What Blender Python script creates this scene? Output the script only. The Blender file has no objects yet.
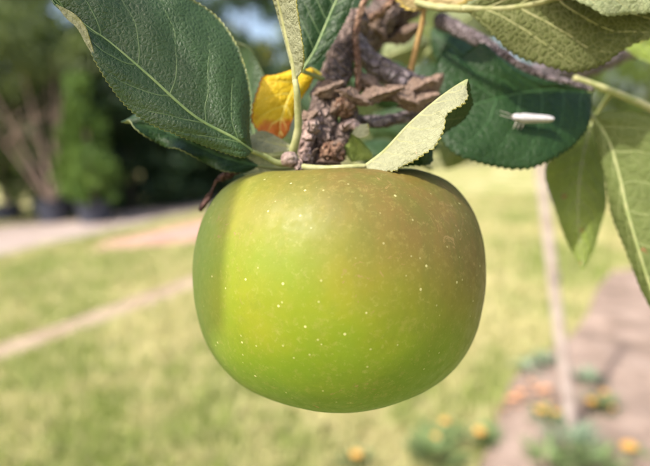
import bpy, math, random
import numpy as np
from mathutils import Vector, Matrix, noise

random.seed(7)
rng = np.random.default_rng(7)
scene = bpy.context.scene
col = scene.collection

# ------------------------------------------------------------------ camera
FPX = 505.0                     # focal length in pixels of the 650 x 466 photograph
CAM = Vector((0.0, 0.0, 1.25))
PITCH = math.atan((233 - 140) / FPX)
ROLL = math.radians(3.0)
fwd = Vector((0, math.cos(PITCH), -math.sin(PITCH)))
r0 = Vector((1, 0, 0)); u0 = Vector((0, math.sin(PITCH), math.cos(PITCH)))
rgt = r0 * math.cos(ROLL) - u0 * math.sin(ROLL)
upv = r0 * math.sin(ROLL) + u0 * math.cos(ROLL)
cd = bpy.data.cameras.new('camera'); cam = bpy.data.objects.new('camera', cd); col.objects.link(cam)
cam.matrix_world = Matrix(((rgt.x, upv.x, -fwd.x, CAM.x), (rgt.y, upv.y, -fwd.y, CAM.y),
                           (rgt.z, upv.z, -fwd.z, CAM.z), (0, 0, 0, 1)))
cd.sensor_fit = 'HORIZONTAL'; cd.sensor_width = 36.0; cd.lens = FPX / 650 * 36
cd.clip_start = 0.01; cd.clip_end = 2000
cd.dof.use_dof = True; cd.dof.focus_distance = 0.120; cd.dof.aperture_fstop = 7.6
scene.camera = cam

# ------------------------------------------------------------------ sky, sun, exposure
SUN = Vector((-0.50, -0.44, 0.78)).normalized()         # towards the sun
w = bpy.data.worlds.new('World'); scene.world = w; w.use_nodes = True
nt = w.node_tree
sky = nt.nodes.new('ShaderNodeTexSky'); sky.sky_type = 'NISHITA'; sky.sun_disc = False
sky.sun_elevation = math.asin(SUN.z); sky.sun_rotation = math.atan2(SUN.x, SUN.y)
sky.dust_density = 5.0; sky.ozone_density = 0.4
nt.nodes['Background'].inputs['Strength'].default_value = 0.14
nt.links.new(sky.outputs[0], nt.nodes['Background'].inputs['Color'])
sl = bpy.data.lights.new('sun', 'SUN'); sl.energy = 2.9; sl.angle = math.radians(1.3); sl.color = (1.0, 0.95, 0.86)
so = bpy.data.objects.new('sun', sl); col.objects.link(so)
so.rotation_euler = SUN.to_track_quat('Z', 'Y').to_euler(); so.location = (-4, -5, 8)
vs = scene.view_settings
vs.view_transform = 'Standard'; vs.look = 'None'; vs.gamma = 1.0; vs.use_curve_mapping = False; vs.exposure = 1.2
scene.cycles.use_denoising = True
scene.cycles.max_bounces = 8

# ------------------------------------------------------------------ helpers
def P(px, py, d):               # world point seen at that place of the photograph, d metres deep
    return CAM + fwd * d + rgt * ((px - 325) * d / FPX) + upv * ((233 - py) * d / FPX)

def G(px, py, z=0.0):           # the ground seen at that place of the photograph
    v = fwd + rgt * ((px - 325) / FPX) + upv * ((233 - py) / FPX)
    return CAM + v * ((z - CAM.z) / v.z)

ORIGIN = {}
def obj(name, verts, faces, mats, parent=None, origin=None, smooth=True, mindex=None):
    origin = Vector(origin) if origin is not None else Vector((0, 0, 0))
    a = np.asarray(verts, dtype=float).reshape(-1, 3) - np.array(origin)
    me = bpy.data.meshes.new(name)
    me.from_pydata(a.tolist(), [], [tuple(int(i) for i in f) for f in faces])
    if not isinstance(mats, (list, tuple)): mats = [mats]
    for m in mats: me.materials.append(m)
    if mindex is not None: me.polygons.foreach_set('material_index', np.asarray(mindex, dtype=np.int32))
    if smooth: me.polygons.foreach_set('use_smooth', np.ones(len(me.polygons), dtype=bool))
    me.update()
    o = bpy.data.objects.new(name, me); col.objects.link(o)
    ORIGIN[o.name] = origin
    if parent is not None:
        o.parent = parent; o.location = origin - ORIGIN[parent.name]
    else: o.location = origin
    return o

def bigmesh(name, V, F, mat, parent=None, smooth=False, attr=None, origin=None):
    """numpy mesh with faces of equal size"""
    me = bpy.data.meshes.new(name)
    origin = Vector(origin) if origin is not None else Vector((0, 0, 0))
    V = np.asarray(V, dtype=np.float32) - np.array(origin, dtype=np.float32)
    n = F.shape[1]
    me.vertices.add(len(V)); me.vertices.foreach_set('co', V.ravel())
    me.loops.add(F.size); me.loops.foreach_set('vertex_index', F.ravel().astype(np.int32))
    me.polygons.add(len(F))
    me.polygons.foreach_set('loop_start', np.arange(0, F.size, n, dtype=np.int32))
    me.polygons.foreach_set('loop_total', np.full(len(F), n, dtype=np.int32))
    if smooth: me.polygons.foreach_set('use_smooth', np.ones(len(F), dtype=bool))
    me.update(calc_edges=True)
    if attr is not None:
        at = me.attributes.new('tint', 'FLOAT', 'POINT'); at.data.foreach_set('value', attr.astype(np.float32))
    me.materials.append(mat)
    o = bpy.data.objects.new(name, me); col.objects.link(o)
    ORIGIN[o.name] = origin
    if parent is not None: o.parent = parent; o.location = origin - ORIGIN[parent.name]
    else: o.location = origin
    return o

def empty(name, loc):
    o = bpy.data.objects.new(name, None); col.objects.link(o); o.location = loc
    o.empty_display_size = 0.05
    ORIGIN[o.name] = Vector(loc); return o

def tag(o, label=None, cat=None, group=None, kind=None):
    if label: o['label'] = label
    if cat: o['category'] = cat
    if group: o['group'] = group
    if kind: o['kind'] = kind
    return o

def spline(pts, n):
    """Catmull-Rom through pts, resampled to n points evenly along its length"""
    p = np.asarray(pts, dtype=float)
    if len(p) == 2: return p[0] + (p[1] - p[0]) * np.linspace(0, 1, n)[:, None]
    q = np.vstack([2 * p[0] - p[1], p, 2 * p[-1] - p[-2]])
    out = []
    for i in range(1, len(q) - 2):
        t = np.linspace(0, 1, 24, endpoint=False)[:, None]
        a, b, c, d = q[i - 1], q[i], q[i + 1], q[i + 2]
        out.append(0.5 * (2 * b + (c - a) * t + (2 * a - 5 * b + 4 * c - d) * t**2 + (3 * b - a - 3 * c + d) * t**3))
    out = np.vstack(out + [p[-1:]])
    s = np.concatenate([[0], np.cumsum(np.linalg.norm(np.diff(out[:, :3], axis=0), axis=1))])
    s /= max(s[-1], 1e-9)
    u = np.linspace(0, 1, n)
    return np.stack([np.interp(u, s, out[:, k]) for k in range(out.shape[1])], axis=1)

def tube_geo(path, rad, seg=10, rough=0.0, freq=300.0, cap=True, seed=0.0, flat=1.0):
    """swept tube; rough = radial noise as a fraction of the radius"""
    path = np.asarray(path, dtype=float); n = len(path); rad = np.broadcast_to(np.asarray(rad, dtype=float), (n,))
    V, F = [], []
    t = np.gradient(path, axis=0); t /= np.linalg.norm(t, axis=1)[:, None] + 1e-12
    ref = np.array([0.3, 0.9, 0.2]); b = np.cross(t[0], ref); b /= np.linalg.norm(b) + 1e-12
    for i in range(n):
        b = b - t[i] * np.dot(b, t[i]); b /= np.linalg.norm(b) + 1e-12
        c = np.cross(t[i], b)
        for k in range(seg):
            a = 2 * math.pi * k / seg
            dvec = b * math.cos(a) + c * math.sin(a) * flat
            r = rad[i]
            if rough:
                q = Vector(path[i] + dvec * r) * freq + Vector((seed, seed * 1.7, 0))
                r *= 1 + rough * (noise.noise(q) + 0.6 * noise.noise(q * 2.3) + 0.35 * noise.noise(q * 5.1))
            V.append(path[i] + dvec * r)
    for i in range(n - 1):
        for k in range(seg):
            k2 = (k + 1) % seg
            F.append((i * seg + k, i * seg + k2, (i + 1) * seg + k2, (i + 1) * seg + k))
    if cap:
        V.append(path[0] - t[0] * rad[0] * 0.5); V.append(path[-1] + t[-1] * rad[-1] * 0.5)
        a, z = len(V) - 2, len(V) - 1
        for k in range(seg):
            k2 = (k + 1) % seg
            F.append((a, k2, k)); F.append((z, (n - 1) * seg + k, (n - 1) * seg + k2))
    return V, F

def joined(geos):
    V, F = [], []
    for v, f in geos:
        o = len(V); V.extend(list(v)); F.extend([tuple(i + o for i in q) for q in f])
    return V, F

def px_tube(name, pts, mat, parent, seg=10, rough=0.0, freq=300.0, n=24, seed=0.0):
    """tube through (px, py, depth, radius in px)"""
    w4 = [tuple(P(a, b, d)) + (r * d / FPX,) for a, b, d, r in pts]
    s = spline(w4, n)
    V, F = tube_geo(s[:, :3], s[:, 3], seg, rough, freq, seed=seed)
    return obj(name, V, F, mat, parent, origin=s[0, :3])

# ------------------------------------------------------------------ materials
class M:
    def __init__(s, name):
        s.m = bpy.data.materials.new(name); s.m.use_nodes = True
        s.t = s.m.node_tree; s.n = s.t.nodes; s.b = s.n['Principled BSDF']; s.o = s.n['Material Output']
        s.tc = s.n.new('ShaderNodeTexCoord')
    def link(s, a, b): s.t.links.new(a, b)
    def put(s, sock, v):
        if isinstance(v, bpy.types.NodeSocket): s.link(v, sock)
        elif isinstance(v, tuple) and len(v) == 3 and sock.type == 'RGBA': sock.default_value = (*v, 1)
        else: sock.default_value = v
    def noise(s, scale, detail=4, rough=0.55, vec=None, dist=0.0):
        x = s.n.new('ShaderNodeTexNoise'); x.inputs['Scale'].default_value = scale
        x.inputs['Detail'].default_value = detail; x.inputs['Roughness'].default_value = rough
        x.inputs['Distortion'].default_value = dist
        s.link(vec if vec is not None else s.tc.outputs['Object'], x.inputs['Vector']); return x.outputs['Fac']
    def voro(s, scale, feature='F1', vec=None, rnd=1.0):
        x = s.n.new('ShaderNodeTexVoronoi'); x.feature = feature; x.inputs['Scale'].default_value = scale
        x.inputs['Randomness'].default_value = rnd
        s.link(vec if vec is not None else s.tc.outputs['Object'], x.inputs['Vector']); return x
    def ramp(s, fac, a, b, va=0.0, vb=1.0, smooth=True):
        x = s.n.new('ShaderNodeMapRange'); x.clamp = True
        if smooth: x.interpolation_type = 'SMOOTHSTEP'
        x.inputs['From Min'].default_value = a; x.inputs['From Max'].default_value = b
        x.inputs['To Min'].default_value = va; x.inputs['To Max'].default_value = vb
        s.link(fac, x.inputs['Value']); return x.outputs['Result']
    def math(s, op, a, b=0.0):
        x = s.n.new('ShaderNodeMath'); x.operation = op; s.put(x.inputs[0], a); s.put(x.inputs[1], b); return x.outputs[0]
    def mix(s, f, a, b, mode='MIX'):
        x = s.n.new('ShaderNodeMix'); x.data_type = 'RGBA'; x.blend_type = mode
        s.put(x.inputs[0], f); s.put(x.inputs[6], a); s.put(x.inputs[7], b); return x.outputs[2]
    def sep(s, v):
        x = s.n.new('ShaderNodeSeparateXYZ'); s.link(v, x.inputs[0]); return x.outputs
    def vmul(s, v, k):
        x = s.n.new('ShaderNodeVectorMath'); x.operation = 'MULTIPLY'; s.link(v, x.inputs[0]); x.inputs[1].default_value = k
        return x.outputs[0]
    def bump(s, h, strength=0.5, dist=0.001, prev=None):
        x = s.n.new('ShaderNodeBump'); x.inputs['Strength'].default_value = strength; x.inputs['Distance'].default_value = dist
        s.link(h, x.inputs['Height'])
        if prev is not None: s.link(prev, x.inputs['Normal'])
        return x.outputs[0]
    def attr(s, name):
        x = s.n.new('ShaderNodeAttribute'); x.attribute_name = name; return x.outputs['Fac']
    def done(s, color=None, rough=None, normal=None, spec=0.5, translucent=0.0, tcol=None):
        if color is not None: s.put(s.b.inputs['Base Color'], color)
        if rough is not None: s.put(s.b.inputs['Roughness'], rough)
        if normal is not None: s.link(normal, s.b.inputs['Normal'])
        s.b.inputs['Specular IOR Level'].default_value = spec
        if translucent:
            t = s.n.new('ShaderNodeBsdfTranslucent'); s.put(t.inputs['Color'], tcol if tcol is not None else color)
            if normal is not None: s.link(normal, t.inputs['Normal'])
            mx = s.n.new('ShaderNodeMixShader'); mx.inputs[0].default_value = translucent
            s.link(s.b.outputs[0], mx.inputs[1]); s.link(t.outputs[0], mx.inputs[2]); s.link(mx.outputs[0], s.o.inputs['Surface'])
        return s.m

def leaf_mat(name, base, vein, rough=0.4, spec=0.5, edge=None, edge_at=0.93, mott=0.25, cells=420, bump=0.6,
             spots=None, spot_amt=0.5, trans=0.25, tcol=None, net=0.5, tip=None, tipc=None):
    m = M(name)
    uv = m.sep(m.tc.outputs['UV'])
    n1 = m.noise(90, 5); n2 = m.noise(600, 3)
    c = m.mix(m.ramp(n1, 0.3, 0.7, 0, mott), base, tuple(min(1, x * 1.9 + 0.01) for x in base))
    c = m.mix(m.ramp(n2, 0.35, 0.75, 0, mott), c, tuple(x * 0.45 for x in base))
    wob = m.n.new('ShaderNodeVectorMath'); wob.operation = 'ADD'
    nz = m.n.new('ShaderNodeTexNoise'); nz.inputs['Scale'].default_value = 260; m.link(m.tc.outputs['Object'], nz.inputs['Vector'])
    m.link(m.tc.outputs['Object'], wob.inputs[0]); m.link(m.vmul(nz.outputs['Color'], (0.0016, 0.0016, 0.0016)), wob.inputs[1])
    va = m.voro(cells, 'DISTANCE_TO_EDGE', vec=wob.outputs[0]).outputs['Distance']
    vb = m.voro(cells * 2.4, 'DISTANCE_TO_EDGE', vec=wob.outputs[0]).outputs['Distance']
    la = m.ramp(va, 0.0, 0.09, 1, 0); lb = m.ramp(vb, 0.0, 0.13, 1, 0)
    lines = m.math('MAXIMUM', la, m.math('MULTIPLY', lb, 0.45))
    c = m.mix(m.math('MULTIPLY', lines, net), c, vein)
    if spots is not None:
        sp = m.ramp(m.noise(130, 3, 0.6, dist=0.6), 0.66 - 0.1 * spot_amt, 0.74 - 0.1 * spot_amt)
        c = m.mix(sp, c, spots)
    if tipc is not None:
        tm = m.ramp(m.math('ADD', uv[0], m.math('MULTIPLY', m.noise(150, 3), 0.35)), tip, tip + 0.12)
        c = m.mix(tm, c, tipc)
    if edge is not None:
        em = m.ramp(m.math('ADD', m.math('ABSOLUTE', uv[1]), m.math('MULTIPLY', m.noise(220, 3), 0.08)), edge_at + 0.04, edge_at + 0.09)
        c = m.mix(em, c, edge)
    h = m.math('SUBTRACT', m.math('MULTIPLY', m.ramp(va, 0, 0.35), 0.7), m.math('MULTIPLY', lb, 0.3))
    h = m.math('ADD', h, m.math('MULTIPLY', m.noise(1500, 2), 0.25))
    bn = m.bump(h, bump, 0.0006)
    return m.done(c, rough, bn, spec, trans, tcol if tcol is not None else m.mix(0.5, c, (0.35, 0.55, 0.05)))

def plain(name, c1, c2, scale=60, rough=0.7, bump=0.3, bdist=0.001, spec=0.3, scale2=None):
    m = M(name)
    n = m.noise(scale, 6, 0.62)
    c = m.mix(m.ramp(n, 0.35, 0.66), c1, c2)
    bn = m.bump(m.noise(scale2 or scale * 3, 5), bump, bdist)
    return m.done(c, rough, bn, spec)

# ------------------------------------------------------------------ apple
def apple_material():
    m = M('apple_skin')
    p = m.tc.outputs['Object']; x, y, z = m.sep(p)
    big = m.noise(26, 3)
    # blush towards top and right; its darkened tone also paints shading at right
    g = m.math('ADD', m.math('MULTIPLY', z, 24.0), m.math('MULTIPLY', x, 15.0))
    g = m.math('ADD', g, m.math('MULTIPLY', m.math('SUBTRACT', big, 0.5), 0.75))
    st = m.noise(1.0, 4, 0.6, vec=m.vmul(p, (190, 190, 28)))
    g = m.math('ADD', g, m.math('MULTIPLY', m.math('SUBTRACT', st, 0.5), 0.35))
    bl = m.ramp(g, -0.26, 0.74)
    green = m.mix(m.ramp(m.noise(40, 4), 0.3, 0.7), (0.140, 0.185, 0.004), (0.200, 0.200, 0.007))
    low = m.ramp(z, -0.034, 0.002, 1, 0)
    green = m.mix(m.math('MULTIPLY', low, 0.85), green, (0.062, 0.140, 0.003))  # purer green low down, darkened too as painted shading of the underside
    lft = m.ramp(x, -0.040, -0.024, 1, 0)
    green = m.mix(m.math('MULTIPLY', lft, 0.75), green, (0.105, 0.165, 0.040))  # greyed left flank: shadow tone painted into the skin colour
    c = m.mix(bl, green, m.mix(m.ramp(st, 0.3, 0.7), (0.135, 0.092, 0.020), (0.110, 0.096, 0.016)))
    # fine pale flecks
    fl = m.ramp(m.noise(900, 3, 0.6), 0.55, 0.75, 0, 0.20)
    c = m.mix(fl, c, (0.34, 0.31, 0.10))
    c = m.mix(m.ramp(m.noise(150, 5, 0.7), 0.50, 0.72, 0, 0.30), c, m.mix(0.5, c, (0.05, 0.09, 0.004)))
    c = m.mix(m.ramp(m.noise(420, 4, 0.7), 0.52, 0.70, 0, 0.22), c, (0.26, 0.22, 0.06))
    # russet scratches
    rs = m.math('MULTIPLY', m.ramp(m.noise(330, 4, 0.65, dist=1.6), 0.60, 0.67), m.ramp(m.noise(46, 2), 0.52, 0.62))
    c = m.mix(m.math('MULTIPLY', rs, 0.8), c, (0.22, 0.15, 0.05))
    # lenticels
    def dots(scale, r0, r1, keep, seedv):
        mp = m.n.new('ShaderNodeMapping'); mp.inputs['Location'].default_value = (seedv, seedv * 2, 0.3)
        m.link(p, mp.inputs['Vector'])
        v = m.voro(scale, 'F1', vec=mp.outputs[0])
        rr = m.sep(v.outputs['Color'])[0]
        d = m.ramp(v.outputs['Distance'], r0, r1, 1, 0)
        return m.math('MULTIPLY', d, m.math('GREATER_THAN', rr, keep))
    d = m.math('MAXIMUM', dots(200, 0.045, 0.085, 0.1, 0.011), m.math('MULTIPLY', dots(300, 0.05, 0.11, 0.3, 0.037), 0.55))
    c = m.mix(m.math('MULTIPLY', d, 0.6), c, (0.50, 0.47, 0.22))
    h = m.math('ADD', m.math('MULTIPLY', m.noise(500, 3), 0.5), m.math('MULTIPLY', d, 0.5))
    bn = m.bump(h, 0.16, 0.0006)
    bn = m.bump(m.noise(60, 3), 0.12, 0.002, bn)
    rough = m.ramp(m.noise(300, 3), 0.3, 0.7, 0.50, 0.64)
    m.b.inputs['Subsurface Weight'].default_value = 0.12
    m.b.inputs['Subsurface Radius'].default_value = (0.004, 0.004, 0.001)
    m.b.inputs['Subsurface Scale'].default_value = 0.6
    return m.done(c, rough, bn, 0.34)

R_AP = 0.0425
prof = [(0.0, 0.36), (0.05, 0.39), (0.10, 0.48), (0.18, 0.58), (0.30, 0.66), (0.46, 0.69), (0.63, 0.665), (0.795, 0.57),
        (0.92, 0.395), (0.982, 0.19), (1.0, 0.0), (0.988, -0.19), (0.945, -0.38), (0.865, -0.545), (0.745, -0.685),
        (0.59, -0.785), (0.43, -0.835), (0.28, -0.83), (0.17, -0.77), (0.08, -0.71), (0.0, -0.69)]
pr = spline([(a, b, 0) for a, b in prof], 110)
AP_C = P(338, 269, 0.1525)
SEG = 128
V, F = [], []
for i, (r, z, _) in enumerate(pr):
    for k in range(SEG):
        a = 2 * math.pi * k / SEG
        q = Vector((math.cos(a) * r, math.sin(a) * r, z))
        lob = 1 + 0.004 * math.cos(5 * a + 1.57) * (0.4 + abs(z)) + 0.009 * noise.noise(q * 1.3 + Vector((3, 1, 4))) + 0.004 * noise.noise(q * 5)
        V.append(((r * lob * math.cos(a) * R_AP), r * lob * math.sin(a) * R_AP, z * lob * R_AP))
for i in range(len(pr) - 1):
    for k in range(SEG):
        k2 = (k + 1) % SEG
        F.append((i * SEG + k, (i + 1) * SEG + k, (i + 1) * SEG + k2, i * SEG + k2))
apple = obj('apple', V, F, apple_material())
apple.location = AP_C; apple.rotation_euler = (math.radians(-5), math.radians(2), 0)
ORIGIN[apple.name] = AP_C
tag(apple, 'large ripening yellow-green apple with brownish blush hanging from the spur', 'apple')
bark_stem = plain('stem_wood', (0.16, 0.10, 0.05), (0.24, 0.19, 0.07), 400, 0.7, 0.4, 0.0004)
s = spline([(0, 0, 0.29 * R_AP), (0.0006, 0.001, 0.55 * R_AP), (-0.001, 0.002, 0.80 * R_AP)], 14)
V, F = tube_geo(s, np.linspace(0.0013, 0.0018, 14), 10, 0.08, 500)
o = obj('stem', V, F, bark_stem); o.parent = apple
sep_m = plain('sepal_dry', (0.09, 0.05, 0.02), (0.16, 0.11, 0.05), 500, 0.8)
for k in range(5):
    a = 2 * math.pi * k / 5
    s = spline([(0.003 * math.cos(a), 0.003 * math.sin(a), -0.70 * R_AP), (0.0045 * math.cos(a), 0.0045 * math.sin(a), -0.76 * R_AP),
                (0.003 * math.cos(a + .3), 0.003 * math.sin(a + .3), -0.82 * R_AP)], 8)
    V, F = tube_geo(s, np.linspace(0.0011, 0.0002, 8), 6, flat=0.5)
    o = obj('sepal', V, F, sep_m); o.parent = apple

# ------------------------------------------------------------------ the branch of the apple tree
branch = empty('apple_branch', P(320, 100, 0.153))
tag(branch, 'gnarled grey-brown apple tree branch with spur and serrated leaves above the apple', 'branch')

def bark(name, a, b, c):
    m = M(name)
    n = m.noise(140, 6, 0.65); v = m.voro(330, 'DISTANCE_TO_EDGE').outputs['Distance']
    colr = m.mix(m.ramp(n, 0.36, 0.62), a, b)
    colr = m.mix(m.ramp(m.noise(520, 4, 0.6), 0.55, 0.72), colr, c)
    colr = m.mix(m.ramp(v, 0.0, 0.10, 0.7, 0), colr, tuple(x * 0.25 for x in a))
    h = m.math('ADD', m.ramp(v, 0, 0.3), m.math('MULTIPLY', m.noise(700, 5), 0.8))
    return m.done(colr, 0.8, m.bump(h, 1.0, 0.0016), 0.25)
bark_a = bark('bark_spur', (0.10, 0.070, 0.060), (0.24, 0.175, 0.15), (0.40, 0.32, 0.28))
bark_g = bark('bark_limb', (0.11, 0.085, 0.088), (0.26, 0.215, 0.225), (0.42, 0.37, 0.37))
bark_r = bark('bark_red', (0.20, 0.10, 0.06), (0.33, 0.20, 0.13), (0.45, 0.32, 0.22))
dry_m = bark('bract_dry', (0.09, 0.052, 0.036), (0.22, 0.14, 0.10), (0.36, 0.26, 0.20))
pink_m = bark('spur_young', (0.30, 0.20, 0.17), (0.46, 0.34, 0.30), (0.58, 0.46, 0.40))
bud_m = plain('bud_scale', (0.17, 0.115, 0.10), (0.30, 0.235, 0.20), 420, 0.6, 0.5, 0.0005)

px_tube('spur', [(316, 172, .153, 13), (319, 158, .152, 15), (321, 140, .152, 16), (321, 120, .153, 15), (326, 100, .155, 15),
                 (333, 80, .158, 14), (340, 60, .162, 14), (347, 40, .166, 14), (356, 18, .170, 15)], bark_a, branch, 22, 0.34, 210, 70)
px_tube('limb', [(338, 34, .167, 10), (352, 44, .166, 11), (374, 64, .165, 11), (396, 78, .165, 12), (420, 90, .168, 13),
                 (446, 100, .175, 14), (480, 96, .19, 14), (530, 80, .21, 13), (600, 60, .24, 12), (700, 10, .27, 12)], bark_g, branch, 20, 0.30, 200, 90, 3.0)
px_tube('limb', [(352, 50, .178, 15), (368, 32, .182, 17), (388, 14, .187, 18), (414, -8, .192, 20), (450, -40, .20, 24)], bark_a, branch, 20, 0.34, 190, 60, 7.0)
px_tube('limb', [(440, 20, .20, 8), (486, 44, .180, 6), (508, 60, .174, 6), (540, 76, .174, 5), (566, 84, .175, 5), (592, 90, .176, 4)], bark_g, branch, 16, 0.25, 260, 60, 5.0)
px_tube('twig', [(358, 92, .156, 3.2), (358, 62, .157, 3.4), (356, 36, .160, 3.2), (362, 8, .164, 3.2), (374, -20, .168, 3)], bark_r, branch, 10, 0.2, 400, 40)
px_tube('twig', [(340, 28, .170, 4), (368, 20, .171, 4), (386, 8, .172, 4), (410, -20, .175, 4)], bark_r, branch, 10, 0.2, 400, 40, 2.0)
px_tube('twig', [(322, 92, .152, 4), (342, 97, .152, 3), (366, 98, .153, 3.5), (392, 97, .155, 4), (416, 99, .158, 6), (434, 93, .160, 5)], dry_m, branch, 16, 0.42, 320, 60, 4.0)
px_tube('twig', [(345, 118, .160, 7), (372, 122, .160, 6), (402, 118, .162, 6), (430, 112, .168, 6)], bark_g, branch, 12, 0.3, 300, 40, 8.0)
px_tube('shoot', [(304, 160, .146, 5.5), (305, 148, .146, 6.5), (308, 137, .146, 7.5), (313, 126, .147, 8), (318, 116, .149, 6)], pink_m, branch, 16, 0.22, 420, 36, 1.0)
px_tube('shoot', [(336, 156, .150, 9), (341, 142, .151, 9), (346, 126, .152, 8), (350, 112, .153, 8), (346, 100, .153, 6)], bark_a, branch, 16, 0.34, 320, 36, 6.0)
px_tube('shoot', [(342, 128, .149, 4), (352, 124, .147, 4.5), (362, 130, .146, 4.5), (368, 128, .146, 3)], pink_m, branch, 14, 0.22, 420, 26, 9.0)
px_tube('petiole', [(574, 78, .176, 3.2), (600, 87, .175, 3.4), (628, 98, .173, 3.6), (665, 114, .170, 4), (710, 130, .168, 4)],
        plain('petiole_green', (0.25, 0.28, 0.10), (0.38, 0.36, 0.18), 300, 0.55, 0.2, 0.0004), branch, 12, 0.08, 300, 30)
px_tube('dried_twig', [(248, 166, .150, 2.0), (236, 171, .150, 3.2), (226, 176, .150, 4.0), (217, 180, .151, 2.2), (213, 189, .151, 1.6),
                       (209, 197, .152, 2.4), (204, 204, .152, 3.0), (200, 211, .152, 1.5)],
        bark('dried_dark', (0.05, 0.022, 0.018), (0.12, 0.06, 0.05), (0.2, 0.12, 0.1)), branch, 12, 0.5, 420, 40, 2.0)

def lump(name, px, py, d, rx, ry, mat, seedv=0.0, amp=0.15, fr=1.6, rz=1.0, n=20):
    V, F = [], []
    c = P(px, py, d); k = d / FPX
    for i in range(n + 1):
        th = math.pi * i / n
        for j in range(2 * n):
            ph = math.pi * j / n
            q = Vector((math.sin(th) * math.cos(ph), math.cos(th), math.sin(th) * math.sin(ph)))
            f = 1 + amp * (noise.noise(q * fr + Vector((seedv, 0, 0))) + 0.5 * noise.noise(q * fr * 2.7 + Vector((0, seedv, 0))))
            q = q * f
            V.append(c + rgt * (q.x * rx * k) + upv * (q.y * ry * k) - fwd * (q.z * rx * rz * k))
    for i in range(n):
        for j in range(2 * n):
            j2 = (j + 1) % (2 * n)
            F.append((i * 2 * n + j, (i + 1) * 2 * n + j, (i + 1) * 2 * n + j2, i * 2 * n + j2))
    return obj(name, V, F, mat, branch, origin=c)

lump('bud', 290, 159.5, .1385, 8.6, 7.8, bud_m, 1.0, 0.22, 2.2)
lump('bract', 299, 166, .1385, 4.5, 6, pink_m, 12.0, 0.35, 2.4)
lump('knot', 312, 127, .145, 8, 7, pink_m, 2.0, 0.30, 2.0)
lump('knot', 333, 153, .147, 12, 11, bark_r, 5.0, 0.45, 2.6)
lump('knot', 327, 140, .148, 7, 9, bark_a, 8.0, 0.4, 2.4)
lump('knot', 344, 108, .150, 10, 9, bark_r, 9.0, 0.4, 2.4)
lump('knot', 308, 157, .142, 5, 9, pink_m, 4.0, 0.3, 2.2)
for (px, py, rx, sd) in ((318, 122, 2.6, 1), (330, 131, 2.2, 2), (327, 114, 2.0, 3), (311, 145, 2, 4)):
    lump('bark_pore', px, py, .1475, rx, rx, pink_m, sd, 0.2, 2, 0.6, 8)

# ------------------------------------------------------------------ leaves
LM = {}
LM['top'] = leaf_mat('leaf_top', (0.021, 0.050, 0.012), (0.055, 0.10, 0.032), 0.45, 0.42, edge=(0.24, 0.25, 0.08), edge_at=0.965, cells=760, bump=0.42, trans=0.10, net=0.35)
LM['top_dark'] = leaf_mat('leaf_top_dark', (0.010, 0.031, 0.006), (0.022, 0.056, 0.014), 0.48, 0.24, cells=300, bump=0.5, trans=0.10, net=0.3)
LM['under'] = leaf_mat('leaf_under', (0.21, 0.24, 0.12), (0.30, 0.31, 0.18), 0.7, 0.2, cells=380, bump=0.7, trans=0.25, net=0.35)
LM['under_pale'] = leaf_mat('leaf_under_pale', (0.245, 0.250, 0.150), (0.30, 0.30, 0.19), 0.75, 0.2, cells=420, bump=0.6, trans=0.2, net=0.2,
                            spots=(0.55, 0.36, 0.24), spot_amt=-0.2, edge=(0.34, 0.32, 0.10), edge_at=0.95, tip=1.10, tipc=(0.16, 0.24, 0.02))
LM['under_net'] = leaf_mat('leaf_under_net', (0.10, 0.115, 0.036), (0.24, 0.245, 0.115), 0.75, 0.15, cells=560, bump=0.8, trans=0.28, net=0.75)
LM['under_shade'] = leaf_mat('leaf_under_shade', (0.115, 0.145, 0.042), (0.20, 0.22, 0.09), 0.7, 0.2, cells=300, bump=0.6, trans=0.35, net=0.35,
                             spots=(0.30, 0.10, 0.06), spot_amt=-0.1)
LM['under_spot'] = leaf_mat('leaf_under_spot', (0.27, 0.34, 0.075), (0.34, 0.38, 0.13), 0.7, 0.2, cells=300, bump=0.6, trans=0.5, net=0.35,
                            spots=(0.42, 0.12, 0.08), spot_amt=0.1, edge=(0.30, 0.36, 0.12))
LM['yellow'] = leaf_mat('leaf_yellow', (0.60, 0.40, 0.006), (0.58, 0.43, 0.03), 0.5, 0.35, cells=420, bump=0.5, trans=0.25, net=0.2, mott=0.12,
                        spots=(0.20, 0.30, 0.02), spot_amt=0.25, tip=0.84, tipc=(0.50, 0.13, 0.012), edge=(0.42, 0.12, 0.02), edge_at=0.93, tcol=(0.8, 0.5, 0.02))
LM['tan'] = leaf_mat('leaf_tan', (0.42, 0.33, 0.16), (0.48, 0.40, 0.22), 0.7, 0.2, cells=380, bump=0.6, trans=0.3, net=0.3,
                     edge=(0.66, 0.50, 0.12), edge_at=0.9, tcol=(0.7, 0.5, 0.15))
LM['dry'] = leaf_mat('leaf_dry', (0.17, 0.115, 0.085), (0.32, 0.245, 0.195), 0.8, 0.2, cells=420, bump=1.0, trans=0.08, net=0.4, mott=0.5, tcol=(0.3, 0.12, 0.04))
VM = {}
VM['top'] = plain('vein_top', (0.13, 0.20, 0.07), (0.20, 0.26, 0.10), 300, 0.5, 0.2, 0.0003)
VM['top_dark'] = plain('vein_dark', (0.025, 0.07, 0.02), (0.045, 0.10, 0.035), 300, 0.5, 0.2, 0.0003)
VM['top_side'] = plain('vein_top_side', (0.065, 0.11, 0.04), (0.10, 0.15, 0.06), 300, 0.5, 0.2, 0.0003)
VM['under_shade_side'] = plain('vein_shade_side', (0.15, 0.185, 0.065), (0.20, 0.22, 0.09), 300, 0.65, 0.2, 0.0003)
VM['under'] = plain('vein_under', (0.225, 0.235, 0.095), (0.32, 0.31, 0.16), 300, 0.65, 0.2, 0.0003)
VM['under_shade'] = plain('vein_shade', (0.19, 0.225, 0.08), (0.25, 0.26, 0.115), 300, 0.65, 0.2, 0.0003)
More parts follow.
